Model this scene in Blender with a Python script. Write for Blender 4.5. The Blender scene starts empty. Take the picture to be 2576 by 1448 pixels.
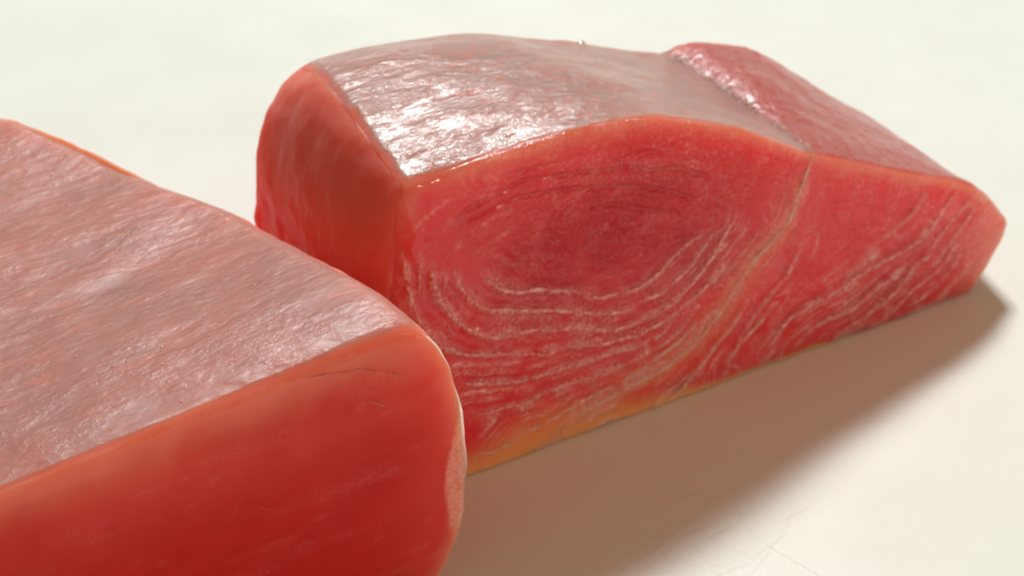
import bpy, math
import numpy as np
from mathutils import Vector, Matrix

scene = bpy.context.scene
col = scene.collection

# ------------------------------------------------------------------ camera
PITCH, HFOV, CAMZ = 35.0, 36.0, 0.200
cam_d = bpy.data.cameras.new('camera')
cam = bpy.data.objects.new('camera', cam_d)
col.objects.link(cam)
cam.location = (0, 0, CAMZ)
cam.rotation_euler = (math.radians(90 - PITCH), 0, 0)
cam_d.sensor_fit = 'HORIZONTAL'
cam_d.sensor_width = 36.0
cam_d.angle = math.radians(HFOV)
cam_d.clip_start = 0.005
cam_d.clip_end = 50.0
cam_d.dof.use_dof = True
cam_d.dof.focus_distance = 0.226
cam_d.dof.aperture_fstop = 34.0
scene.camera = cam

# ------------------------------------------------------------------ world: the dim warm room
w = bpy.data.worlds.new('World')
scene.world = w
w.use_nodes = True
bg = w.node_tree.nodes['Background']
bg.inputs['Color'].default_value = (1.0, 0.81, 0.49, 1)
bg.inputs['Strength'].default_value = 0.215

# ------------------------------------------------------------------ window light behind the board
def area(name, elev, azim, dist, size, size_y, watts, colour):
    l = bpy.data.lights.new(name, 'AREA')
    l.shape = 'RECTANGLE'
    l.size, l.size_y = size, size_y
    l.energy = watts
    l.color = colour
    o = bpy.data.objects.new(name, l)
    col.objects.link(o)
    e, a = math.radians(elev), math.radians(azim)
    target = Vector((0.03, 0.27, 0.03))
    d = Vector((-math.sin(a) * math.cos(e), math.cos(a) * math.cos(e), math.sin(e)))
    o.location = target + d * dist
    o.rotation_euler = (-d).to_track_quat('-Z', 'Y').to_euler()
    return o
area('window_light', 58, 5, 1.6, 0.34, 0.20, 26.6, (0.885, 0.965, 0.955))
area('room_light', 14, 180 + 50, 1.1, 0.08, 0.10, 2.9, (1.0, 0.76, 0.56))     # the weak warm light of the room, from the viewer's right

scene.view_settings.view_transform = 'Standard'
scene.view_settings.look = 'None'
scene.view_settings.exposure = 0.0
scene.view_settings.gamma = 1.0
scene.view_settings.use_curve_mapping = False
scene.cycles.max_bounces = 16
scene.cycles.diffuse_bounces = 6
scene.cycles.sample_clamp_indirect = 4.0

# ------------------------------------------------------------------ measuring: picture point -> point on a fillet's cut plane
PW, PH = 2576.0, 1448.0
_p = math.radians(PITCH)
CF = np.array([0, math.cos(_p), -math.sin(_p)])
CR = np.array([1.0, 0, 0])
CU = np.cross(CR, CF)
CO = np.array([0, 0, CAMZ])
TF = math.tan(math.radians(HFOV / 2))
def ray(x, y):
    return CF + (x / PW * 2 - 1) * TF * CR - (y / PH * 2 - 1) * TF * PH / PW * CU
def on_z(x, y, z=0.0):
    d = ray(x, y)
    return CO + (z - CO[2]) / d[2] * d
B0 = on_z(1190, 1195)
EV = on_z(2440, 740) - B0
EV /= np.linalg.norm(EV)                       # along the cut face
NV = np.array([-EV[1], EV[0], 0.0])            # away from the viewer, along the loin
def face_sh(x, y, t=0.0):
    p0 = B0 + t * NV
    d = ray(x, y)
    P = CO + np.dot(p0 - CO, NV) / np.dot(d, NV) * d
    return np.dot(P - B0, EV), P[2]
def to_world(s, t, h):
    return B0[None, :] + s[:, None] * EV + t[:, None] * NV + h[:, None] * np.array([0, 0, 1.0])

# ------------------------------------------------------------------ numpy noise
def _hash(ix, iy, iz, seed):
    n = (ix * 374761393 + iy * 668265263 + iz * 2147483647 + seed * 974634777) & 0xFFFFFFFF
    n = ((n ^ (n >> 13)) * 1274126177) & 0xFFFFFFFF
    n = n ^ (n >> 16)
    return (n & 0xFFFF) / 65535.0
def noise(P, seed=0):
    P = np.asarray(P, float)
    i = np.floor(P).astype(np.int64)
    f = P - i
    f = f * f * f * (f * (f * 6 - 15) + 10)
    r = 0
    for dx in (0, 1):
        wx = f[:, 0] if dx else 1 - f[:, 0]
        for dy in (0, 1):
            wy = f[:, 1] if dy else 1 - f[:, 1]
            for dz in (0, 1):
                wz = f[:, 2] if dz else 1 - f[:, 2]
                r = r + wx * wy * wz * _hash(i[:, 0] + dx, i[:, 1] + dy, i[:, 2] + dz, seed)
    return r * 2 - 1
def fbm(P, octaves=4, seed=0):
    r, a, tot = 0, 1.0, 0
    for k in range(octaves):
        r = r + a * noise(P * 2 ** k + 17.3 * k, seed + k)
        tot += a
        a *= 0.5
    return r / tot
def sstep(a, b, x):
    t = np.clip((x - a) / (b - a), 0, 1)
    return t * t * (3 - 2 * t)

# ------------------------------------------------------------------ object helpers
def tag(o, label, cat, group=None):
    o['label'] = label
    o['category'] = cat
    if group:
        o['group'] = group
    return o
def mesh_obj(name, verts, faces, mat, parent=None, attrs=None, smooth=True):
    me = bpy.data.meshes.new(name)
    verts = np.asarray(verts, np.float32)
    faces = np.asarray(faces, np.int32)
    nf, k = faces.shape
    me.vertices.add(len(verts))
    me.vertices.foreach_set('co', verts.ravel())
    me.loops.add(nf * k)
    me.loops.foreach_set('vertex_index', faces.ravel())
    me.polygons.add(nf)
    me.polygons.foreach_set('loop_start', np.arange(0, nf * k, k, dtype=np.int32))
    me.polygons.foreach_set('loop_total', np.full(nf, k, np.int32))
    me.update(calc_edges=True)
    me.polygons.foreach_set('use_smooth', np.full(nf, smooth))
    for an, av in (attrs or {}).items():
        a = me.attributes.new(an, 'FLOAT', 'POINT')
        a.data.foreach_set('value', np.asarray(av, np.float32))
    me.validate()
    me.materials.append(mat)
    o = bpy.data.objects.new(name, me)
    col.objects.link(o)
    if parent:
        o.parent = parent
        o.matrix_parent_inverse = Matrix.Translation(parent.location).inverted()
    return o
def vertex_normals(V, F):
    n = np.cross(V[F[:, 2]] - V[F[:, 0]], V[F[:, 3]] - V[F[:, 1]])
    N = np.zeros_like(V)
    for k in range(4):
        np.add.at(N, F[:, k], n)
    return N / (np.linalg.norm(N, axis=1)[:, None] + 1e-20)
def cube_shell(nu, nv, nw):
    """closed quad shell of a unit cube: integer lattice coordinates and outward faces"""
    ids = -np.ones((nu + 1, nv + 1, nw + 1), np.int64)
    I, J, K = np.meshgrid(np.arange(nu + 1), np.arange(nv + 1), np.arange(nw + 1), indexing='ij')
    m = (I == 0) | (I == nu) | (J == 0) | (J == nv) | (K == 0) | (K == nw)
    ids[m] = np.arange(m.sum())
    Q = np.stack([I[m], J[m], K[m]], 1)
    fs = []
    def patch(A, flip):
        a, b, c, d = A[:-1, :-1], A[1:, :-1], A[1:, 1:], A[:-1, 1:]
        f = np.stack([a.ravel(), b.ravel(), c.ravel(), d.ravel()], 1)
        fs.append(f[:, ::-1] if flip else f)
    # (u, v, w) -> (s, h, t); outward for a frame s=right, t=away, h=up
    patch(ids[:, :, 0], False); patch(ids[:, :, nw], True)
    patch(ids[:, 0, :], True); patch(ids[:, nv, :], False)
    patch(ids[0, :, :], True); patch(ids[nu, :, :], False)
    return Q, np.concatenate(fs)

# ------------------------------------------------------------------ node helpers
class NT:
    def __init__(self, name):
        self.m = bpy.data.materials.new(name)
        self.m.use_nodes = True
        self.t = self.m.node_tree
        self.b = self.t.nodes['Principled BSDF']
        self.pos = None
    def n(self, kind, **kw):
        nd = self.t.nodes.new(kind)
        for k, v in kw.items():
            setattr(nd, k, v)
        return nd
    def link(self, a, b):
        self.t.links.new(a, b)
    def put(self, sock, v):
        if isinstance(v, bpy.types.NodeSocket):
            self.link(v, sock)
        elif isinstance(v, (tuple, list)):
            sock.default_value = (*v, 1) if len(v) == 3 and sock.type == 'RGBA' else v
        else:
            sock.default_value = v
    def attr(self, name):
        return self.n('ShaderNodeAttribute', attribute_name=name).outputs['Fac']
    def coords(self):
        if not self.pos:
            self.pos = self.n('ShaderNodeTexCoord').outputs['Object']
        return self.pos
    def mapping(self, scale, rot=(0, 0, 0), vec=None):
        # rotate about z first, then scale
        r = self.n('ShaderNodeVectorRotate', rotation_type='Z_AXIS')
        self.put(r.inputs['Vector'], vec or self.coords())
        r.inputs['Angle'].default_value = rot[2]
        m = self.n('ShaderNodeVectorMath', operation='MULTIPLY')
        self.link(r.outputs[0], m.inputs[0])
        m.inputs[1].default_value = scale
        return m.outputs[0]
    def tex(self, vec, scale, detail=3, rough=0.55, dist=0.0):
        t = self.n('ShaderNodeTexNoise')
        self.put(t.inputs['Vector'], vec)
        t.inputs['Scale'].default_value = scale
        t.inputs['Detail'].default_value = detail
        t.inputs['Roughness'].default_value = rough
        t.inputs['Distortion'].default_value = dist
        return t.outputs['Fac']
    def tex_warp(self):
        # object position nudged by noise, so that cells are not straight-sided
        t = self.n('ShaderNodeTexNoise')
        self.put(t.inputs['Vector'], self.coords())
        t.inputs['Scale'].default_value = 260
        t.inputs['Detail'].default_value = 3
        a = self.n('ShaderNodeVectorMath', operation='MULTIPLY_ADD')
        self.link(t.outputs['Color'], a.inputs[0])
        a.inputs[1].default_value = (0.004, 0.004, 0.004)
        self.link(self.coords(), a.inputs[2])
        return a.outputs[0]
    def vor(self, vec, scale, feature='F1', rnd=1.0):
        t = self.n('ShaderNodeTexVoronoi', feature=feature)
        self.put(t.inputs['Vector'], vec)
        t.inputs['Scale'].default_value = scale
        t.inputs['Randomness'].default_value = rnd
        return t.outputs['Distance']
    def rng(self, v, a, b, c=0.0, d=1.0):
        r = self.n('ShaderNodeMapRange', interpolation_type='SMOOTHSTEP')
        self.put(r.inputs['Value'], v)
        for i, x in zip((1, 2, 3, 4), (a, b, c, d)):
            r.inputs[i].default_value = x
        return r.outputs[0]
    def mth(self, op, a, b=0.0, clamp=False):
        m = self.n('ShaderNodeMath', operation=op, use_clamp=clamp)
        self.put(m.inputs[0], a)
        self.put(m.inputs[1], b)
        return m.outputs[0]
    def mix(self, f, a, b):
        m = self.n('ShaderNodeMix', data_type='RGBA')
        self.put(m.inputs['Factor'], f)
        self.put(m.inputs[6], a)
        self.put(m.inputs[7], b)
        return m.outputs[2]
    def mixf(self, f, a, b):
        m = self.n('ShaderNodeMix', data_type='FLOAT')
        self.put(m.inputs[0], f)
        self.put(m.inputs[2], a)
        self.put(m.inputs[3], b)
        return m.outputs[0]
    def bump(self, h, dist, strength=1.0, normal=None):
        b = self.n('ShaderNodeBump')
        b.inputs['Strength'].default_value = 1.0
        self.put(b.inputs['Strength'], strength)
        b.inputs['Distance'].default_value = dist
        self.put(b.inputs['Height'], h)
        if normal is not None:
            self.link(normal, b.inputs['Normal'])
        return b.outputs[0]
    def bs(self, **kw):
        for k, v in kw.items():
            self.put(self.b.inputs[k.replace('_', ' ')], v)

FACE_ANG = math.atan2(EV[1], EV[0])

def flesh_material(name, deep, mid, core, film_col, grain, dull):
    T = NT(name)
    film, line, fat, groove, rgh = T.attr('film'), T.attr('line'), T.attr('fat'), T.attr('groove'), T.attr('grain')
    rot = (0, 0, -FACE_ANG)
    along = T.mapping((1, 1, 1), rot)
    streak = T.mapping((210, 950, 950) if not dull else (110, 480, 480), rot)                   # slits run along the cut face
    big = T.tex(along, 60, 3)
    med = T.tex(along, 500, 3, 0.6, 0.4)
    fine = T.tex(along, 2300, 3, 0.65)
    slit = T.tex(streak, 1.0, 4, 0.6, 0.6)
    slit_m = T.mth('MULTIPLY', T.rng(slit, 0.575, 0.63), T.rng(big, 0.40, 0.54))
    c = T.mix(T.rng(big, 0.3, 0.7), deep, mid)
    c = T.mix(T.mth('MULTIPLY', T.mth('MULTIPLY', T.rng(med, 0.5, 0.75), rgh), 0.22), c, (0.66, 0.17, 0.15))
    c = T.mix(T.mth('MULTIPLY', T.mth('MULTIPLY', T.rng(T.tex(along, 1250, 3, 0.65, 0.6), 0.52, 0.66), T.rng(T.tex(along, 210, 3, 0.6), 0.40, 0.60)), T.mth('MULTIPLY', T.mth('MULTIPLY', T.attr('flake'), rgh), 0.60), True), c, (0.88, 0.36, 0.33))  # wet glints of the flaky cut, painted as pale speckle
    c = T.mix(T.mth('MULTIPLY', T.attr('rim'), 0.7), c, (0.74, 0.27, 0.205))  # painted glow of light coming through the cut edges
    c = T.mix(T.mth('MULTIPLY', T.attr('core'), 0.8), c, core)
    c = T.mix(fat, c, (0.88, 0.37, 0.13))
    c = T.mix(T.mth('MULTIPLY', T.mth('MULTIPLY', line, T.rng(T.tex(along, 1700, 3, 0.65), 0.36, 0.62, 0.2, 1.3)), 0.95, True), c, (0.92, 0.46, 0.42))  # pale tissue lines, broken by noise so the colour also paints glints
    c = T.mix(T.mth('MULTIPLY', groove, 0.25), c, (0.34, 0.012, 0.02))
    filmm = T.mth('MULTIPLY', film, T.mth('SUBTRACT', 1.0, T.mth('MULTIPLY', slit_m, 0.9 - 0.55 * dull)), True)
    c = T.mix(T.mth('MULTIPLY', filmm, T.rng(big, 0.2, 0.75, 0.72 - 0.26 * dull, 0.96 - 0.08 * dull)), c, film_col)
    T.bs(Base_Color=c, IOR=1.45)
    T.bs(Subsurface_Weight=1.0, Subsurface_Scale=1.0, Subsurface_Anisotropy=0.3)
    T.b.subsurface_method = 'RANDOM_WALK'
    rad = T.n('ShaderNodeMix', data_type='VECTOR')
    T.put(rad.inputs[0], fat)
    rad.inputs[4].default_value = (0.016, 0.0080, 0.0048)
    rad.inputs[5].default_value = (0.0040, 0.0022, 0.0012)
    T.link(rad.outputs[1], T.b.inputs['Subsurface Radius'])
    T.bs(Roughness=T.mixf(film, 0.33, 0.50 + 0.04 * dull), Specular_IOR_Level=T.mixf(film, T.mth('MULTIPLY', T.mth('ADD', rgh, 0.5), 0.07), 0.85 - 0.25 * dull))
    # relief: wet muscle grain on the cut, crackled film on top
    patch = T.rng(T.tex(T.mapping((70, 150, 150), rot), 1.0, 3, 0.6), 0.35, 0.65, 0.35, 1.25)
    crack = T.rng(T.vor(T.mapping((420, 900, 900), rot), 1.0, 'DISTANCE_TO_EDGE'), 0, 0.2)
    m_top = T.tex(T.mapping((950, 1600, 1600) if not dull else (800, 1150, 1150), rot), 1.0, 3, 0.6, 1.0)
    zone = T.mth('MULTIPLY', T.attr('flake'), T.rng(T.tex(along, 230, 4, 0.65), 0.38, 0.62, 0.15, 1.35))
    h_cut = T.mth('ADD', T.mth('MULTIPLY', T.mth('ADD', T.mth('MULTIPLY', T.tex(along, 1700, 3, 0.6, 0.6), 0.75), T.mth('MULTIPLY', T.tex(along, 800, 2, 0.5, 0.5), 0.5)), zone),
                  T.mth('MULTIPLY', T.tex(along, 420, 2, 0.5), 0.35))
    h_cut = T.mth('MULTIPLY', h_cut, rgh)
    h_top = T.mth('ADD', T.mth('ADD', T.mth('MULTIPLY', m_top, 0.62), T.mth('MULTIPLY', T.tex(T.mapping((140, 300, 300), rot), 1.0, 3, 0.6), 0.9)), T.mth('MULTIPLY', crack, 0.06))
    h_top = T.mth('MULTIPLY', T.mth('ADD', h_top, T.mth('MULTIPLY', fine, 0.10)), patch)
    h_top = T.mth('SUBTRACT', h_top, T.mth('MULTIPLY', slit_m, 0.5 - 0.3 * dull))
    cracks = T.rng(T.vor(T.mapping((300, 420, 420), rot, T.tex_warp()), 1.0, 'DISTANCE_TO_EDGE'), 0.0, 0.09)
    h_cut = T.mth('ADD', h_cut, T.mth('MULTIPLY', T.mth('MULTIPLY', cracks, rgh), T.mth('MULTIPLY', T.attr('flake'), 0.30)))
    nb = T.bump(T.mixf(film, h_cut, h_top), 0.00042 * grain)
    T.link(nb, T.b.inputs['Normal'])
    T.bs(Coat_Weight=T.mixf(film, T.mth('MULTIPLY', rgh, 0.80), 0.95 - 0.5 * dull), Coat_Roughness=T.mixf(film, 0.14, 0.19 + 0.15 * dull), Coat_IOR=1.45)
    T.link(nb, T.b.inputs['Coat Normal'])
    return T.m

def tissue_material(name, colr, rad=0.003, low=None):
    T = NT(name)
    along = T.coords()
    med = T.tex(along, 700, 4, 0.6)
    T.bs(Base_Color=T.mix(T.rng(T.tex(along, 1300, 3, 0.65), 0.40, 0.62) if low else T.rng(med, 0.35, 0.7), low or tuple(x * 0.75 for x in colr), colr), Roughness=0.34, IOR=1.45,
         Subsurface_Weight=1.0, Subsurface_Scale=1.0)
    T.b.inputs['Subsurface Radius'].default_value = (rad, rad * 0.5, rad * 0.35)
    nb = T.bump(T.tex(along, 1500, 3, 0.6), 0.00036)
    T.link(nb, T.b.inputs['Normal'])
    T.bs(Coat_Weight=0.8, Coat_Roughness=0.16)
    T.link(nb, T.b.inputs['Coat Normal'])
    return T.m

# ------------------------------------------------------------------ materials
def board_material():
    T = NT('white_board')
    big = T.tex(T.coords(), 9, 3)
    c = T.mix(T.rng(big, 0.3, 0.7), (0.845, 0.83, 0.79), (0.865, 0.852, 0.815))
    T.bs(Base_Color=c, Roughness=T.rng(T.tex(T.coords(), 40, 4), 0.3, 0.7, 0.30, 0.42), Specular_IOR_Level=0.4)
    nb = T.bump(T.tex(T.coords(), 900, 3), 0.00004)
    T.link(nb, T.b.inputs['Normal'])
    return T.m
M_board = board_material()
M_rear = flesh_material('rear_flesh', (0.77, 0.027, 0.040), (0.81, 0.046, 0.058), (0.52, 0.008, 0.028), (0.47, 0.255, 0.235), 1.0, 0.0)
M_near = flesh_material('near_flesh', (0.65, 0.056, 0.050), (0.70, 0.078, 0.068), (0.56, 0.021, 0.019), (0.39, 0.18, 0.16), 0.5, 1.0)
M_line = tissue_material('pale_tissue', (0.94, 0.47, 0.45), 0.0003, (0.80, 0.13, 0.125))  # pale tissue; its two-tone speckle imitates wet glitter in the colour
M_seam = tissue_material('seam_tissue', (0.95, 0.55, 0.44), 0.0003)

# ------------------------------------------------------------------ the white board everything lies on
def build_board():
    # one slab with a rounded rim
    L, D, Tk, r = 1.5, 1.2, 0.018, 0.006
    Q, F = cube_shell(40, 6, 40)
    g = np.array([40, 6, 40])
    p = (Q / g - 0.5) * np.array([L, Tk, D])
    inner = np.array([L, Tk, D]) / 2 - r
    # squeeze the lattice so that some rings fall on the rim
    cl = np.clip(p, -inner, inner)
    d = p - cl
    ln = np.linalg.norm(d, axis=1)[:, None]
    k = ln > 1e-9
    p = np.where(k, cl + d / np.where(k, ln, 1) * r, p)
    V = np.stack([p[:, 0] + 0.02, p[:, 2] + 0.42, p[:, 1] - Tk / 2], 1)
    o = mesh_obj('cutting_board', V, F, M_board)
    tag(o, 'plain white cutting board with fine knife scratches, under the two pieces of raw tuna', 'cutting board')
    return o
build_board()

# ------------------------------------------------------------------ a block of loin
def block(prof_top, s0, s1, D, t0, radius, res, seedoff):
    """prof_top(s, w) -> height; s0(v, w), s1(v, w) -> ends.  returns s, t, h, lattice params and faces"""
    L, Hh = s1(np.ones(1), np.zeros(1))[0] - s0(np.ones(1), np.zeros(1))[0], 0.06
    nu, nv, nw = int(L / res), int(Hh / res), int(D / res)
    Q, F = cube_shell(nu, nv, nw)
    uvw = Q / np.array([nu, nv, nw], float)
    u, v, wv = uvw[:, 0], uvw[:, 1], uvw[:, 2]
    def height(uu, ww):
        a, b = s0(np.ones_like(uu), ww), s1(np.ones_like(uu), ww)
        return prof_top(a + (b - a) * uu, ww)
    Hl = height(u, wv)
    dims = np.stack([np.full_like(u, L), Hl, np.full_like(u, D)], 1)
    p = (uvw - 0.5) * dims
    r = radius(u, v, wv)
    r = np.minimum(r, Hl * 0.45)[:, None]
    inner = dims / 2 - r
    cl = np.clip(p, -inner, inner)
    d = p - cl
    ln = np.linalg.norm(d, axis=1)[:, None]
    k = ln > 1e-9
    p = np.where(k, cl + d / np.where(k, ln, 1) * r, p)
    q = p / dims + 0.5
    u2, v2, w2 = q[:, 0], q[:, 1], q[:, 2]
    h = v2 * height(u2, w2)
    a, b = s0(v2, w2), s1(v2, w2)
    s = a + (b - a) * u2
    return s, t0 + w2 * D, h, uvw, F

def interp(xs, ys):
    xs, ys = np.array(xs, float), np.array(ys, float)
    # smooth (monotone-ish) interpolation: dense linear then gaussian blur
    X = np.linspace(xs[0], xs[-1], 400)
    Y = np.interp(X, xs, ys)
    k = np.exp(-np.linspace(-2, 2, 21) ** 2); k /= k.sum()
    Yp = np.concatenate([2 * Y[0] - Y[10:0:-1], Y, 2 * Y[-1] - Y[-2:-12:-1]])
    Y = np.convolve(Yp, k, 'valid')
    return lambda x: np.interp(x, X, Y)

def poly_field(S, Hh, pts, step=0.0012):
    """distance to a smoothed polyline and arc length along it"""
    P = smooth_line(pts, step)
    best = np.full(len(S), 1.0)
    arc = np.zeros(len(S))
    acc = 0.0
    lo, hi = P.min(0) - 0.004, P.max(0) + 0.004
    sel = np.where((S > lo[0]) & (S < hi[0]) & (Hh > lo[1]) & (Hh < hi[1]))[0]
    X = np.stack([S[sel], Hh[sel]], 1)
    b, ar = best[sel], arc[sel]
    for i in range(len(P) - 1):
        A, Bq = P[i], P[i + 1]
        e = Bq - A
        l2 = e @ e
        t = np.clip(((X - A) @ e) / l2, 0, 1)
        d = np.linalg.norm(X - A - t[:, None] * e, axis=1)
        m = d < b
        b[m] = d[m]
        ar[m] = acc + t[m] * math.sqrt(l2)
        acc += math.sqrt(l2)
    best[sel] = b
    arc[sel] = ar
    return best, arc, acc
def smooth_line(pts, step):
    P = np.array(pts, float)
    # Catmull-Rom
    Q = np.vstack([2 * P[0] - P[1], P, 2 * P[-1] - P[-2]])
    out = []
    for i in range(1, len(Q) - 2):
        n = max(2, int(np.linalg.norm(Q[i + 1] - Q[i]) / step))
        t = np.linspace(0, 1, n, endpoint=False)[:, None]
        a, b, c, d = Q[i - 1], Q[i], Q[i + 1], Q[i + 2]
        out.append(0.5 * (2 * b + (c - a) * t + (2 * a - 5 * b + 4 * c - d) * t ** 2 + (3 * b - a - 3 * c + d) * t ** 3))
    out.append(P[-1:])
    return np.vstack(out)

# crop-to-picture maps for the measured lines
def c2(pts): return [(872.1 + x * .4170, 335.4 + y * .4170) for x, y in pts]
def c3(pts): return [(1475.8 + x * .4632, 67 + y * .4632) for x, y in pts]
def c7(pts): return [(1140.3 + x * .4443, 805 + y * .4443) for x, y in pts]
def c8(pts): return [(1811 + x * .6294, 536.6 + y * .6294) for x, y in pts]

RINGS = [  # pale raised flake lines of the rear fillet: (points, strength)
    (c2([(830,850),(870,900),(940,940),(1040,950),(1150,945),(1250,945),(1400,955),(1500,985),(1600,980),(1720,950),(1830,890),(1900,830),(1990,740),(2080,660),(2200,580)]), 1.0),
    (c2([(650,800),(670,890),(720,970),(790,1040),(870,1070),(960,1065),(1100,1065),(1250,1065),(1400,1075),(1550,1085),(1700,1060),(1800,1010),(1900,960),(2000,880),(2080,800),(2160,690),(2230,590)]), 1.0),
    (c2([(510,790),(515,880),(550,990),(610,1080),(680,1150),(760,1200),(850,1225),(960,1215),(1100,1190),(1250,1180),(1400,1175),(1550,1190),(1680,1170),(1800,1130),(1900,1060),(2000,990),(2100,890),(2200,760),(2260,660)]), 1.0),
    (c2([(345,700),(360,830),(385,970),(430,1110),(490,1210),(560,1270),(640,1310),(740,1335),(850,1335),(960,1330),(1080,1325),(1200,1320),(1300,1290),(1400,1275),(1500,1270),(1620,1250),(1750,1220),(1850,1170),(1960,1110),(2060,1020),(2160,930),(2240,820)]), 1.0),
    (c2([(420,690),(445,760),(440,860),(445,980)]), 0.6),
    (c2([(560,800),(580,860),(590,930),(570,960)]), 0.6),
    (c2([(172,600),(178,700),(205,800),(230,980),(255,1050),(300,1120)]), 0.5),
    (c7([(590,150),(690,138),(790,135),(880,122)]), 0.8),
    (c7([(40,360),(150,360),(300,350),(400,330),(520,300),(600,275),(700,250),(800,220),(900,185),(1000,160),(1100,120),(1200,60),(1250,-10)]), 1.0),
    (c7([(100,540),(200,520),(300,490),(400,465),(480,420),(560,390),(650,360),(750,330),(850,290),(960,255),(1060,210),(1150,160),(1250,90),(1330,0),(1390,-80)]), 0.9),
    (c7([(60,580),(110,575)]), 0.4),
    (c7([(380,640),(480,600),(560,560),(650,510),(740,460),(840,410),(930,360),(1020,310),(1120,240),(1200,180),(1300,100),(1400,0)]), 0.8),
    (c7([(120,760),(230,735),(320,690),(400,645)]), 0.7),
    (c7([(430,740),(520,705),(600,665),(660,625)]), 0.6),
    (c7([(1200,465),(1290,390),(1360,310),(1400,250),(1450,190),(1500,120),(1560,50),(1600,0),(1650,-80)]), 0.9),
    (c7([(1550,290),(1565,220),(1620,140),(1680,70),(1740,0),(1790,-80)]), 0.7),
    (c3([(810,1040),(780,1090),(740,1160),(680,1230),(600,1310),(540,1380)]), 0.8),
    (c3([(900,1030),(850,1110),(800,1180),(740,1260),(680,1340)]), 0.6),
    (c3([(960,1080),(900,1160),(840,1240),(780,1310),(700,1400)]), 0.6),
    (c3([(1840,880),(1810,960),(1720,1060),(1640,1130),(1560,1190)]), 0.6),
    (c3([(2010,890),(1950,970),(1900,1040),(1860,1110),(1780,1190)]), 0.7),
    (c3([(2100,900),(2060,970),(1980,1060),(1900,1160),(1830,1240)]), 0.8),
    (c3([(2150,910),(2100,980),(2040,1080),(1970,1170),(1900,1260),(1830,1340)]), 0.6),
    (c8([(810,90),(740,150),(640,200),(560,250),(470,310),(390,350),(330,390),(270,430),(210,510),(170,560)]), 1.0),
    (c8([(760,190),(700,250),(620,310),(560,360),(500,395),(430,420),(380,455),(330,510),(290,550)]), 1.0),
    (c8([(860,150),(800,200),(740,270),(680,330),(620,380),(540,440),(480,480)]), 0.9),
    (c8([(950,110),(890,200),(830,260),(770,310),(700,380),(640,430)]), 0.7),
    (c8([(980,130),(930,210),(870,280),(800,340),(740,380)]), 0.6),
    (c8([(330,130),(270,250),(210,310),(150,390),(90,480),(40,600)]), 0.7),
]
SEAM = c3([(1243,690),(1200,770),(1160,870),(1130,960),(1090,1060),(1020,1160),(950,1230),(880,1310),(830,1390),(790,1448)]) + \
       c7([(1455,20),(1360,130),(1280,200),(1200,260),(1100,320),(1000,370),(900,430),(800,480),(700,540)])
GROOVES = [
    (c2([(560,620),(650,530),(760,445),(880,375),(1000,312),(1130,265),(1300,240),(1480,225),(1650,210),(1800,210),(1950,215),(2090,240),(2230,290)]), 1.0),
    (c2([(590,650),(660,590),(760,510),(900,435),(1030,385),(1200,355),(1400,335),(1600,325),(1760,325),(1900,335),(2040,370),(2160,420)]), 0.9),
    (c2([(1400,465),(1480,455),(1580,440),(1700,445),(1850,465),(1960,470),(2080,500)]), 0.8),
    (c2([(860,270),(950,250),(1050,222),(1200,180),(1330,143)]), 0.9),
    (c2([(1640,100),(1850,105),(2000,115)]), 0.5),
    (c2([(1520,560),(1600,590),(1700,585),(1830,600)]), 0.4),
    (c3([(470,730),(600,725),(720,745)]), 0.4),
    (c3([(1500,1100),(1420,1200),(1300,1290)]), 0.4),
    (c8([(560,215),(470,275),(390,330),(330,370),(240,450)]), 0.8),
    (c8([(700,220),(620,290),(540,350),(450,400)]), 0.7),
    (c8([(760,240),(690,300),(620,350),(560,400)]), 0.6),
]
def to_face(pts, t=0.0):
    return [face_sh(x, y, t) for x, y in pts]

# ================================================================== rear fillet
R_D = 0.050
rf = interp([-.03,-.012,-.0055,.0018,.017,.0248,.0361,.0455,.0545,.0639,.0729,.076,.0896,.1027,.1119,.118,.1248,.131,.14],
            [.0655,.0672,.0679,.0685,.0689,.0689,.0676,.0644,.0603,.0553,.0499,.0488,.0424,.0366,.0328,.0293,.0237,.0165,.008])
rb = interp([-.03,-.0105,.0027,.028,.046,.0655,.0715,.077,.0858,.0946,.109,.12,.131,.14],
            [.0650,.0672,.0672,.0642,.059,.0520,.0508,.0516,.0493,.046,.0352,.027,.0195,.013])
def r_top(s, w):
    f, b = rf(s), rb(s)
    k = w * w * (3 - 2 * w) * 0.35 + w * 0.65
    h = f + (b - f) * k
    seam = 0.0729 + (0.0715 - 0.0729) * w
    h = h - 0.0006 * np.exp(-((s - seam) / 0.0030) ** 2) * sstep(0.03, 0.5, w) \
          + 0.0046 * np.sin(np.pi * np.clip(w, 0, 1) ** 1.25) * sstep(0.055, 0.005, s) \
          + 0.0014 * np.exp(-((s - seam - 0.0095) / 0.008) ** 2) * np.sin(np.pi * np.clip(w * 1.02, 0, 1)) ** 1.0
    return h
_r0f = interp([0, .2, .4, .6, .8, .9, 1.0], [-.0150, -.0165, -.0172, -.0165, -.0150, -.0140, -.0120])
_r0b = interp([0, .3, .55, .75, .88, .95, 1.0], [-.0225, -.0235, -.0222, -.0205, -.0172, -.0140, -.0095])
def r_s0(v, w):
    a, b = _r0f(v), _r0b(v)
    return a + (b - a) * w - 0.0012 * np.sin(np.pi * w)
_r1 = interp([0, .25, .5, .75, 1], [.1235, .1262, .1285, .1303, .1312])
def r_s1(v, w):
    return _r1(v) + 0.003 * np.sin(np.pi * w) + 0.002 * w
def r_rad(u, v, w):
    # soft left upright edges, crisp top-front edge
    r = 0.0013 + (0.0012 + 0.0045 * sstep(1.0, 0.80, v) * sstep(0.5, 0.1, w)) * np.exp(-(u / 0.06) ** 2) + 0.0018 * sstep(0.7, 1.0, w)
    return r
s, t, h, uvw, F = block(r_top, r_s0, r_s1, R_D, 0.0, r_rad, 0.00036, 0)
V = to_world(s, t, h)
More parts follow.
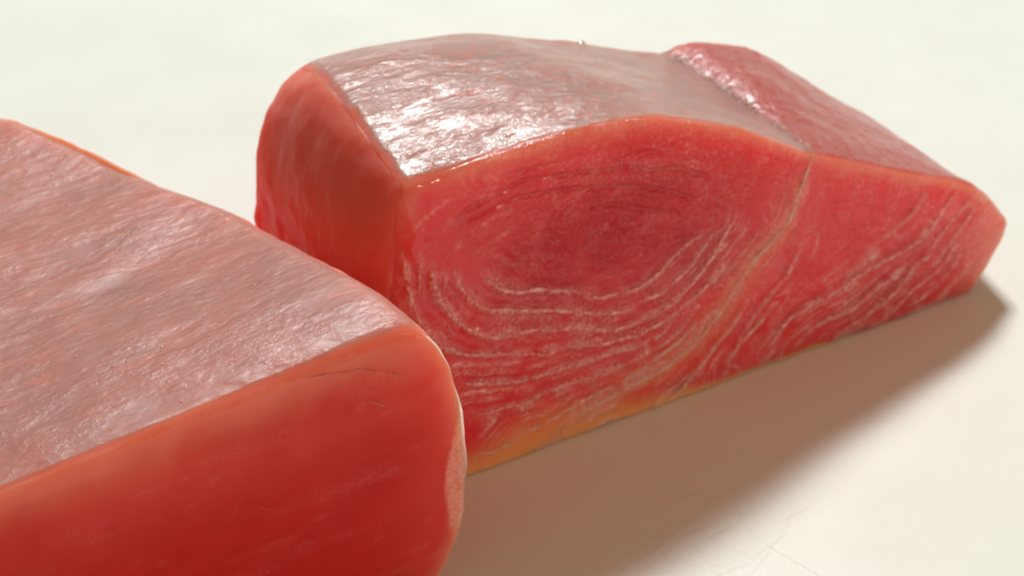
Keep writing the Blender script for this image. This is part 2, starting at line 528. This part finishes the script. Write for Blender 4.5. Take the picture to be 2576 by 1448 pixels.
N = vertex_normals(V, F)
ns, nt, nh = N @ EV, N @ NV, N[:, 2]
front = sstep(0.35, 0.85, -nt)
top = sstep(0.50, 0.80, nh)
left = sstep(0.4, 0.8, -ns)
st = np.stack([s, t, h], 1)
line = np.zeros(len(s)); groove = np.zeros(len(s)); disp = np.zeros(len(s))
grain = fbm(st * 900, 3, 3)
brk = fbm(st * 320, 3, 5)
wob = np.stack([fbm(st * 160, 2, 7), fbm(st * 160, 2, 8)], 1) * 0.0005
fi = np.where(front > 0.01)[0]
for pts, k in RINGS:
    d, arc, tot = poly_field(s[fi] + wob[fi, 0], h[fi] + wob[fi, 1], to_face(pts))
    fade = sstep(0, 0.004, arc) * sstep(0, 0.004, tot - arc)
    b = np.clip(0.62 + 0.9 * brk[fi], 0.05, 1.2)
    disp[fi] += 0.00022 * k * np.exp(-(d / 0.00062) ** 2) * b * fade * front[fi]
    disp[fi] -= 0.00009 * k * np.exp(-((d - 0.0013) / 0.0006) ** 2) * fade * front[fi]
    line[fi] = np.maximum(line[fi], k * np.exp(-(d / 0.00068) ** 2) * np.clip(b + 0.7 * grain[fi], 0, 1.1) * fade * front[fi])
def resample(pts, n=36):
    P = smooth_line(to_face(pts), 0.0006)
    a = np.concatenate([[0], np.cumsum(np.linalg.norm(np.diff(P, axis=0), axis=1))])
    u = np.linspace(0, a[-1], n)
    return np.stack([np.interp(u, a, P[:, 0]), np.interp(u, a, P[:, 1])], 1)
rg = np.random.default_rng(11)
FAINT = []
for a, b in ((0, 1), (1, 2), (2, 3), (3, 8), (8, 9), (9, 11), (23, 24), (24, 25), (25, 26), (26, 27), (14, 15), (15, 28), (16, 17), (17, 18), (20, 21), (21, 22)):
    A, Bq = resample(RINGS[a][0]), resample(RINGS[b][0])
    for m in ((0.5,) if a > 12 else (0.33, 0.66)):
        L = A * (1 - m) + Bq * m
        i0 = rg.integers(0, 14); i1 = rg.integers(22, 36)
        FAINT.append((L[i0:i1], rg.uniform(0.25, 0.6)))
# the flakes closing round the upper left of the muscle, outermost to innermost
for k, (pts, kk) in enumerate(((c2([(345,700),(390,600),(470,500),(600,400),(760,320),(900,270)]), 0.5), (c2([(510,790),(520,700),(570,610)]), 0.5),
                  (c2([(650,800),(640,740),(680,660),(780,570),(900,500),(1050,440)]), 0.45), (c2([(830,850),(800,780),(830,700),(930,610),(1080,540)]), 0.4),
                  (c2([(172,600),(200,520),(260,440)]), 0.5))):
    FAINT.append((np.array(to_face(pts)), kk))
# flow of the flakes: a smooth level running outward through the measured lines, striated between them
LEVELS = {0: 0, 1: 1, 2: 2, 3: 3, 8: 4, 9: 5, 11: 6.2, 14: 8, 15: 9, 28: 9.6, 23: 11, 24: 11.8, 25: 12.6, 26: 13.4, 27: 14.2, 22: 15}
num, den = np.zeros(len(fi)), np.full(len(fi), 1e-12)
near_any = np.full(len(fi), 1.0)
def level_line(L, lev):
    global num, den, near_any
    X = smooth_line(L, 0.003)
    d2 = np.full(len(fi), 1.0)
    for a_ in X:
        d2 = np.minimum(d2, (s[fi] + 1.5 * wob[fi, 0] - a_[0]) ** 2 + (h[fi] + 1.5 * wob[fi, 1] - a_[1]) ** 2)
    wgt = 1 / (d2 + 4e-7) ** 1.5
    num += lev * wgt; den += wgt
    near_any = np.minimum(near_any, np.sqrt(d2))
for i_, lev in LEVELS.items():
    level_line(to_face(RINGS[i_][0]), lev)
level_line(to_face(SEAM), 7.2)
for i_, lev in ((0, 2.0), (1, 1.0), (2, 0.0), (3, 3.0)):
    level_line(to_face(GROOVES[i_][0]), lev)
phi = num / den
band = 0.5 + 0.5 * np.cos(2 * np.pi * (3.0 * phi + 0.5 * fbm(st[fi] * 110, 2, 81)))
band = band ** 2 * np.clip(0.55 + 1.3 * fbm(st[fi] * 260, 3, 82), 0, 1.2) * front[fi]
band *= sstep(0.016, 0.004, near_any) * (1 - sstep(0.050, 0.060, s[fi]) * (1 - sstep(0.008, 0.003, near_any))) * (1 - 0.8 * sstep(0.045, 0.055, s[fi]) * sstep(0.038, 0.046, h[fi])) * (0.35 + 0.65 * sstep(0.055, 0.040, h[fi]))
heart = np.exp(-(((s[fi] - 0.030) + (h[fi] - 0.044) * 0.26) / 0.026) ** 2 - ((h[fi] - 0.044) / 0.0125) ** 2)
band *= 1 - 0.9 * sstep(0.25, 0.65, heart)
disp[fi] += 0.00011 * band
line[fi] = np.maximum(line[fi], 0.68 * band)
for L, k in FAINT:
    d, arc, tot = poly_field(s[fi] + wob[fi, 0] * 1.5, h[fi] + wob[fi, 1] * 1.5, L)
    fade = sstep(0, 0.006, arc) * sstep(0, 0.006, tot - arc)
    b = np.clip(0.5 + 1.2 * brk[fi], 0.0, 1.2)
    disp[fi] += 0.00016 * k * np.exp(-(d / 0.0005) ** 2) * b * fade * front[fi]
    line[fi] = np.maximum(line[fi], k * np.exp(-(d / 0.00052) ** 2) * np.clip(b + 0.7 * grain[fi], 0, 1.1) * fade * front[fi])
d, arc, tot = poly_field(s[fi] + wob[fi, 0], h[fi] + wob[fi, 1], to_face(SEAM))
seamwide = np.exp(-(d / (0.0016 + 0.0022 * sstep(0.045, 0.01, h[fi]))) ** 2) * front[fi] * sstep(0, 0.012, arc)
disp[fi] += 0.0002 * np.exp(-(d / 0.0008) ** 2) * front[fi]
line[fi] = np.maximum(line[fi], 0.75 * np.exp(-((d - 0.0006) / 0.0016) ** 2) * np.clip(0.7 + 0.9 * brk[fi], 0.1, 1.1) * front[fi] * sstep(0, 0.01, arc))
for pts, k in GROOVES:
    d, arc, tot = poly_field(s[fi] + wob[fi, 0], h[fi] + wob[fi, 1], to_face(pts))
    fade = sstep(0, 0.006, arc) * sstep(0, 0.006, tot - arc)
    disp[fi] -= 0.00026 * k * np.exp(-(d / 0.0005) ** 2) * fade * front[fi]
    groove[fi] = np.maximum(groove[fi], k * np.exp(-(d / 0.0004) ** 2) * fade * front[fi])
# orange fat along the foot of the cut and beside the seam
fat = np.zeros(len(s))
foot = h - 0.0010 * fbm(st * 90, 2, 11)
fat_w = 0.0125 * np.exp(-((s - 0.016) / 0.024) ** 2) + 0.0016
fat[fi] = np.clip(1 - sstep(0.15, 1.0, foot[fi] / fat_w[fi]), 0, 1) * 0.85 * (s[fi] < 0.09)
fat[fi] = np.maximum(fat[fi], 0.30 * seamwide)
# backlit glow painted as a paler band, 3-5 mm deep under the skin side, the ends and the thin tip
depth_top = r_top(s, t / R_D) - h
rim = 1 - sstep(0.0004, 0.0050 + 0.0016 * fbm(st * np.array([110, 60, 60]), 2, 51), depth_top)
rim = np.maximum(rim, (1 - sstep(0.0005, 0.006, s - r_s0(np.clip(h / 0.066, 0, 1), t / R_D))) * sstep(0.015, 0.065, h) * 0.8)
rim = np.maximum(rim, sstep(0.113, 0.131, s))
# natural unevenness
disp += 0.00045 * fbm(st * 60, 3, 21) + (1 - top) * 0.00035 * fbm(st * 190, 2, 22) + (1 - top) * 0.00010 * grain
disp += top * (0.0005 * fbm(st * np.array([50, 110, 110]), 2, 31) + 0.00008 * fbm(st * np.array([260, 800, 800]), 2, 32))
seam_s = 0.0729 - 0.0014 * t / R_D
side = sstep(seam_s - 0.001, seam_s + 0.003, s)
edge_n = 0.30 * fbm(st * 260, 4, 41) + 0.12 * sstep(0.012, 0.0, s + 0.012)
fr = sstep(0.05, 0.35, np.maximum(-nt, -ns))
edge_n = edge_n * (1 - 0.6 * fr)
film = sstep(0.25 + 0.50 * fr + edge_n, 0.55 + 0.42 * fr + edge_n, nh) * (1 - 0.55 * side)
core = front * np.exp(-(((s - 0.030) * 0.97 + (h - 0.044) * 0.26) / 0.027) ** 2 - ((h - 0.044) / 0.0135) ** 2)
core = np.clip(core * 1.3 * (0.85 + 0.5 * fbm(st * 130, 3, 61)), 0, 1)
core = np.maximum(core, 0.95 * side * top)
core = np.maximum(core, 0.55 * left * sstep(0.052, 0.030, h))  # painted shade: deeper red low on the left end
# where the cut is torn and flaky rather than sliced clean
flake = np.clip(0.30 + 1.0 * sstep(0.2, 0.7, line) + 0.75 * np.exp(-(((s - 0.048) / 0.030) ** 2)) * sstep(0.036, 0.052, h)
                + 0.45 * core + 0.5 * sstep(0.078, 0.09, s) - 0.45 * sstep(0.012, -0.004, s), 0.05, 1.4)
flake = np.where(groove > 0.3, 0.1, flake)
disp += top * side * 0.00022 * fbm(st * np.array([500, 500, 500]), 3, 33)
# loose pale fibres on the end
fib = sstep(0.22, 0.50, fbm(st * np.array([300, 520, 45]) + 3.0, 3, 71)) * left * sstep(-0.1, 0.3, fbm(st * 60, 2, 72))
line = np.maximum(line, 0.9 * fib)
V = V + N * disp[:, None]
V[:, 2] = np.maximum(V[:, 2], 0.00015)
seam_top = V[(nh > 0.8) & (np.abs(s - seam_s - 0.0006) < 0.0009 + 0.0006 * fbm(st * 400, 2, 44)) & (fbm(st * 200, 2, 45) > -0.12)]

def root(name, s, t, label, cat, group=None):
    o = bpy.data.objects.new(name, None)
    col.objects.link(o)
    o.empty_display_size = 0.02
    P = to_world(np.array([s]), np.array([t]), np.zeros(1))[0]
    o.location = P
    o['label'] = label
    o['category'] = cat
    if group:
        o['group'] = group
    return o
rear = root('tuna_fillet', 0.055, 0.025, 'large raw tuna piece behind, whole cut face with pale curved muscle rings showing', 'raw tuna', 'cut pieces of raw tuna loin')
bpy.context.view_layer.update()
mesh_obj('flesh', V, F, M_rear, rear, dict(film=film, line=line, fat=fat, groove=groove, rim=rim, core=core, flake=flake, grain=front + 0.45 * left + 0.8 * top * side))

# ------------------------------------------------------------------ pale tissue strips set into the cut face
rng = np.random.default_rng(4)
def relief_sampler():
    """mean front-face offset in t at (s, h), from the built surface"""
    cell = 0.0005
    f = fi[front[fi] > 0.8]
    Pw = V[f] - B0
    S_, T_ = Pw @ EV, Pw @ NV
    H_ = V[f][:, 2]
    gi = np.floor((S_ + 0.03) / cell).astype(int); gj = np.floor(H_ / cell).astype(int)
    G = np.full((360, 160), np.nan); acc = np.zeros((360, 160)); cnt = np.zeros((360, 160))
    ok = (gi >= 0) & (gi < 360) & (gj >= 0) & (gj < 160)
    np.add.at(acc, (gi[ok], gj[ok]), T_[ok]); np.add.at(cnt, (gi[ok], gj[ok]), 1)
    m = cnt > 0
    G[m] = acc[m] / cnt[m]
    def f_(a, b):
        i = np.clip(np.floor((a + 0.03) / cell).astype(int), 0, 359); j = np.clip(np.floor(b / cell).astype(int), 0, 159)
        return G[i, j]
    return f_
surf_t = relief_sampler()
def strip(name, pts, width, proud, mat, parent, seed, pinch=0.6):
    P = smooth_line(to_face(pts), 0.0003)
    t_ = surf_t(P[:, 0], P[:, 1])
    ok = ~np.isnan(t_)
    if ok.sum() < 6:
        return
    P, t_ = P[ok], t_[ok]
    T = np.gradient(P, axis=0)
    T /= np.linalg.norm(T, axis=1)[:, None] + 1e-12
    Nn = np.stack([-T[:, 1], T[:, 0]], 1)
    q = np.stack([P[:, 0], P[:, 1], np.full(len(P), seed * 0.37)], 1)
    P = P + Nn * (0.0004 * fbm(q * 300, 4, 9))[:, None]
    wd = width * np.clip(0.7 + pinch * (1.6 * fbm(q * 380, 3, 60 + seed) + 1.1 * fbm(q * 1500, 2, 61 + seed)), 0.08, 1.5)
    e = np.clip(np.minimum(np.arange(len(P)), np.arange(len(P))[::-1]) / 10.0, 0.05, 1)
    wd = wd * e
    rings = []
    for k, (off, up) in enumerate(((-1, -0.5), (-0.55, 0.7), (0, 1.0), (0.55, 0.7), (1, -0.5), (0, -1.2))):
        a = P + Nn * (off * wd * (1 + 0.25 * fbm(q * 900, 2, 70 + k)))[:, None]
        up_ = proud * up * np.clip(wd / width, 0.2, 1.1)
        rings.append(to_world(a[:, 0], t_ - up_, a[:, 1]))
    R = np.stack(rings, 1)
    n, m = R.shape[:2]
    idx = np.arange(n * m).reshape(n, m)
    f = [np.stack([idx[:-1, k], idx[:-1, (k + 1) % m], idx[1:, (k + 1) % m], idx[1:, k]], 1) for k in range(m)]
    return mesh_obj(name, R.reshape(-1, 3), np.concatenate(f), mat, parent)
for i, (pts, k) in enumerate(RINGS):
    if k >= 0.6:
        strip('muscle_line', pts, (0.00040 if i < 19 else 0.00056) * k, 0.00015, M_seam if i in (11, 12, 13, 14, 15) else M_line, rear, i, 0.85)
so = strip('seam', SEAM, 0.00034, 0.0002, M_seam, rear, 77, 0.4)
so['label'] = 'pale thick seam of tissue between the two muscles'

# ================================================================== near fillet
N_T0, N_D = -0.0235, 0.1200
nf_top = interp([-.16,-.10,-.085,-.06,-.04,-.03,-.024,-.0205,-.015,-.01], [.0470,.0505,.0523,.0544,.0556,.0566,.0567,.0560,.0545,.053])
def n_top(s, w):
    return nf_top(s) + 0.0016 * (w / 0.07) * np.exp(1 - w / 0.07) * sstep(-0.075, -0.03, s) - 0.0026 * sstep(0.12, 0.40, w) * (1 - 1.35 * sstep(0.55, 0.90, w)) * sstep(-0.12, -0.05, s)
_n1f = interp([0, .08, .2, .3, .47, .71, .86, .94, 1.0], [-.0200, -.0168, -.0139, -.0128, -.0123, -.0132, -.0150, -.0170, -.0194])
_ndrift = interp([0, .159, .318, .433, .592, .70, .857, 1.0], [0, -.0052, -.0088, -.0128, -.0224, -.0288, -.0390, -.054])
def n_s1(v, w):
    return _n1f(v) + _ndrift(w)
def n_s0(v, w):
    return -0.135 + 0.0 * v
def n_rad(u, v, w):
    return 0.0019 + 0.0016 * np.exp(-((1 - u) / 0.05) ** 2) * sstep(0.06, 0.3, w) + 0.004 * sstep(0.75, 1.0, w)
s, t, h, uvw, F = block(n_top, n_s0, n_s1, N_D, N_T0, n_rad, 0.00046, 1)
V = to_world(s, t, h)
N = vertex_normals(V, F)
ns, nt, nh = N @ EV, N @ NV, N[:, 2]
front = sstep(0.35, 0.85, -nt)
top = sstep(0.50, 0.80, nh)
st = np.stack([s, t, h], 1)
z0 = np.zeros(len(s))
grain = fbm(st * 900, 3, 103)
disp = 0.0005 * fbm(st * 55, 3, 121) + (1 - top) * 0.0004 * fbm(st * 170, 2, 122) + (1 - top) * 0.00005 * grain
rim = 1 - sstep(0.0005, 0.0105 + 0.003 * fbm(st * np.array([90, 60, 60]), 2, 151), n_top(s, (t - N_T0) / N_D) - h)  # edge glow of the near piece, painted below its top
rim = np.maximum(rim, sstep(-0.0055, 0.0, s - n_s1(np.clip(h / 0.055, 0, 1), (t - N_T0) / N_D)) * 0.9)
disp += top * (0.0006 * fbm(st * np.array([45, 90, 90]), 2, 131) + 0.00005 * fbm(st * np.array([300, 700, 700]), 2, 132))
edge_n = 0.34 * fbm(st * 200, 4, 141)
fr = sstep(0.05, 0.35, -nt)
edge_n = edge_n * (1 - 0.6 * fr)
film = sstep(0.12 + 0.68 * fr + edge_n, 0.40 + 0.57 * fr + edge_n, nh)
core = front * sstep(0.008, 0.024, n_top(s, (t - N_T0) / N_D) - h) * sstep(-0.002, -0.016, s - n_s1(np.clip(h / 0.055, 0, 1), z0))
fold = [face_sh(x, y, N_T0) for x, y in ((1160, 1000), (1158, 1025), (1144, 1077), (1125, 1142), (1117, 1190), (1122, 1260), (1135, 1330))]
fh = np.array([q[1] for q in fold][::-1]); fs_ = np.array([q[0] for q in fold][::-1])
fold_s = np.interp(h, fh, fs_) + 0.0003 * fbm(st * 300, 2, 171)
in_fold = sstep(-0.0003, 0.0003, s - fold_s) * sstep(fh[0] - 0.004, fh[0] + 0.002, h) * sstep(fh[-1] + 0.001, fh[-1] - 0.003, h) * sstep(0.02, 0.005, t - N_T0)
disp += 0.00022 * in_fold
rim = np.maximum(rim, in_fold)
core = core * (1 - in_fold)
fleck = 0.35 * in_fold + front * (0.07 * sstep(0.42, 0.7, fbm(st * np.array([230, 300, 420]), 3, 161)) + 0.08 * sstep(0.05, 0.5, fbm(st * np.array([40, 100, 260]), 3, 162)))
fat = z0
V = V + N * disp[:, None]
V[:, 2] = np.maximum(V[:, 2], 0.00015)
near = root('tuna_fillet', -0.075, 0.03, 'raw tuna piece in front, cropped by the frame, with smooth dark red cut face', 'raw tuna', 'cut pieces of raw tuna loin')
bpy.context.view_layer.update()
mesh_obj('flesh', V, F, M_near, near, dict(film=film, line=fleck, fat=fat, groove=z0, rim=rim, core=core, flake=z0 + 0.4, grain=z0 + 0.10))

M_speck = tissue_material('wet_speck', (0.75, 0.42, 0.38), 0.0002)
M_flap = tissue_material('outer_membrane', (0.76, 0.24, 0.17), 0.0025)

# torn shreds of tissue clinging to the edges
def lump(name, centre, axes, mat, parent, seed, n=10):
    Q, f = cube_shell(n, n, n)
    p = Q / n * 2 - 1.0
    p = p / np.linalg.norm(p, axis=1)[:, None]
    p = p * (1 + 0.45 * fbm(p * 1.7 + seed * 3.1, 3, seed))[:, None]
    X = centre + p @ np.array(axes)
    return mesh_obj(name, X, f, mat, parent)
def axes(along, up, out):
    return [along, up, out]
def near_pt(x, y, h):
    return on_z(x, y, h)
Z = np.array([0, 0, 1.0])
# pale curved lines in the near cut
def near_strip(pts, width, seed):
    P = smooth_line([face_sh(x * .4687, 805 + y * .4687, N_T0) for x, y in pts], 0.0004)
    T = np.gradient(P, axis=0); T /= np.linalg.norm(T, axis=1)[:, None]
    Nn = np.stack([-T[:, 1], T[:, 0]], 1)
    f = V[np.where(front > 0.9)[0]]
    S_, T_, H_ = (f - B0) @ EV, (f - B0) @ NV, f[:, 2]
    t_ = np.array([T_[np.argmin((S_ - a) ** 2 + (H_ - b) ** 2)] for a, b in P])
    q = np.stack([P[:, 0], P[:, 1], np.full(len(P), seed)], 1)
    wd = width * np.clip(0.7 + 1.2 * fbm(q * 350, 3, seed), 0.1, 1.5) * np.clip(np.minimum(np.arange(len(P)), np.arange(len(P))[::-1]) / 8, 0.05, 1)
    R = np.stack([to_world(P[:, 0] + Nn[:, 0] * o * wd, t_ - up * 0.00009, P[:, 1] + Nn[:, 1] * o * wd)
                  for o, up in ((-1, -0.5), (-0.5, 0.7), (0, 1), (0.5, 0.7), (1, -0.5), (0, -1.2))], 1)
    n, m = R.shape[:2]
    idx = np.arange(n * m).reshape(n, m)
    fc = [np.stack([idx[:-1, k], idx[:-1, (k + 1) % m], idx[1:, (k + 1) % m], idx[1:, k]], 1) for k in range(m)]
    mesh_obj('muscle_line', R.reshape(-1, 3), np.concatenate(fc), M_nline, near)
M_nline = tissue_material('near_pale_tissue', (0.78, 0.14, 0.10), 0.0004)
for k, (pts, wd) in enumerate((([(1640,315),(1780,292),(1900,280),(2000,275),(2100,285),(2190,300),(2270,322)], 0.00022),
                 ([(1930,430),(2010,445),(2070,465),(2130,492)], 0.00022), ([(1850,420),(1880,430),(1915,440)], 0.0004),
                 ([(1490,565),(1530,558),(1565,552)], 0.0004), ([(1370,990),(1410,1005),(1445,1025)], 0.0004))):
    near_strip(pts, wd, 200 + k)

# specks of flesh and moisture standing on the near top
def specks(name, n, box, top_of, mat, parent, seed, rmin, rmax):
    r = np.random.default_rng(seed)
    Q, f = cube_shell(3, 3, 3)
    p0 = Q / 3 * 2 - 1.0
    p0 = p0 / np.linalg.norm(p0, axis=1)[:, None]
    vs, fs = [], []
    f_ = top_of
    for k in range(n):
        i = r.integers(len(f_))
        c = f_[i]
        rad = rmin + (rmax - rmin) * r.random() ** 3
        sc = np.array([rad * r.uniform(0.8, 1.9), rad * r.uniform(0.7, 1.2), rad * r.uniform(0.4, 0.8)])
        p = p0 * sc * (1 + 0.3 * noise(p0 * 2 + k * 7.7, 3))[:, None]
        vs.append(c + p[:, :1] * EV + p[:, 1:2] * NV + p[:, 2:3] * Z)
        fs.append(f + k * len(p0))
    o = mesh_obj(name, np.concatenate(vs), np.concatenate(fs), mat, parent)
    o['kind'] = 'stuff'
    return o
tp = V[(nh > 0.9) & (s > -0.10)]
specks('moisture_specks', 160, None, tp, M_speck, near, 8, 0.00006, 0.00024)

specks('seam_flakes', 230, None, seam_top, M_speck, rear, 9, 0.00010, 0.00050)

# one clear drop on the board edge of the rear piece's crest
def drop():
    P = B0 + 0.0505 * EV + 0.0475 * NV
    zz = r_top(np.array([0.0505]), np.array([0.95]))[0]
    m = NT('water'); m.bs(Base_Color=(1, 1, 1), Roughness=0.02, IOR=1.33, Transmission_Weight=1.0)
    o = lump('water_drop', P + Z * (zz - 0.0003), axes(EV * 0.0009, NV * 0.0008, Z * 0.0006), m.m, None, 12, 10)
    tag(o, 'tiny clear drop of water on the back crest of the large rear tuna piece', 'water drop')
drop()

# hairline knife scratches in the board, in front of the rear piece
def scratches(board):
    m = NT('scratch'); m.bs(Base_Color=(0.76, 0.735, 0.69), Roughness=0.6)
    r = np.random.default_rng(3)
    for k in range(26):
        x, y = r.uniform(1560, 2020), r.uniform(1230, 1440)
        P = on_z(x, y, 0.0)
        if k < 17:
            a = math.atan2(EV[1], EV[0]) + r.normal(0.15, 0.22); L = r.uniform(0.004, 0.012)
        else:
            a = r.uniform(0, math.pi); L = r.uniform(0.006, 0.016)
        wd = r.uniform(0.00002, 0.00005)
        n = 7
        vs = []
        for i in range(n):
            u = i / (n - 1) - 0.5
            c = P + np.array([math.cos(a), math.sin(a), 0]) * u * L + np.array([-math.sin(a), math.cos(a), 0]) * (0.03 * L * math.cos(u * 3 + k))
            o = np.array([-math.sin(a), math.cos(a), 0]) * wd * (1 - (2 * u) ** 2 + 0.05)
            vs += [c + o + Z * 0.00003, c - o + Z * 0.00003]
        f = [[2 * i, 2 * i + 1, 2 * i + 3, 2 * i + 2] for i in range(n - 1)]
        mesh_obj('scratch', np.array(vs), np.array(f), m.m, board)
scratches(bpy.data.objects['cutting_board'])
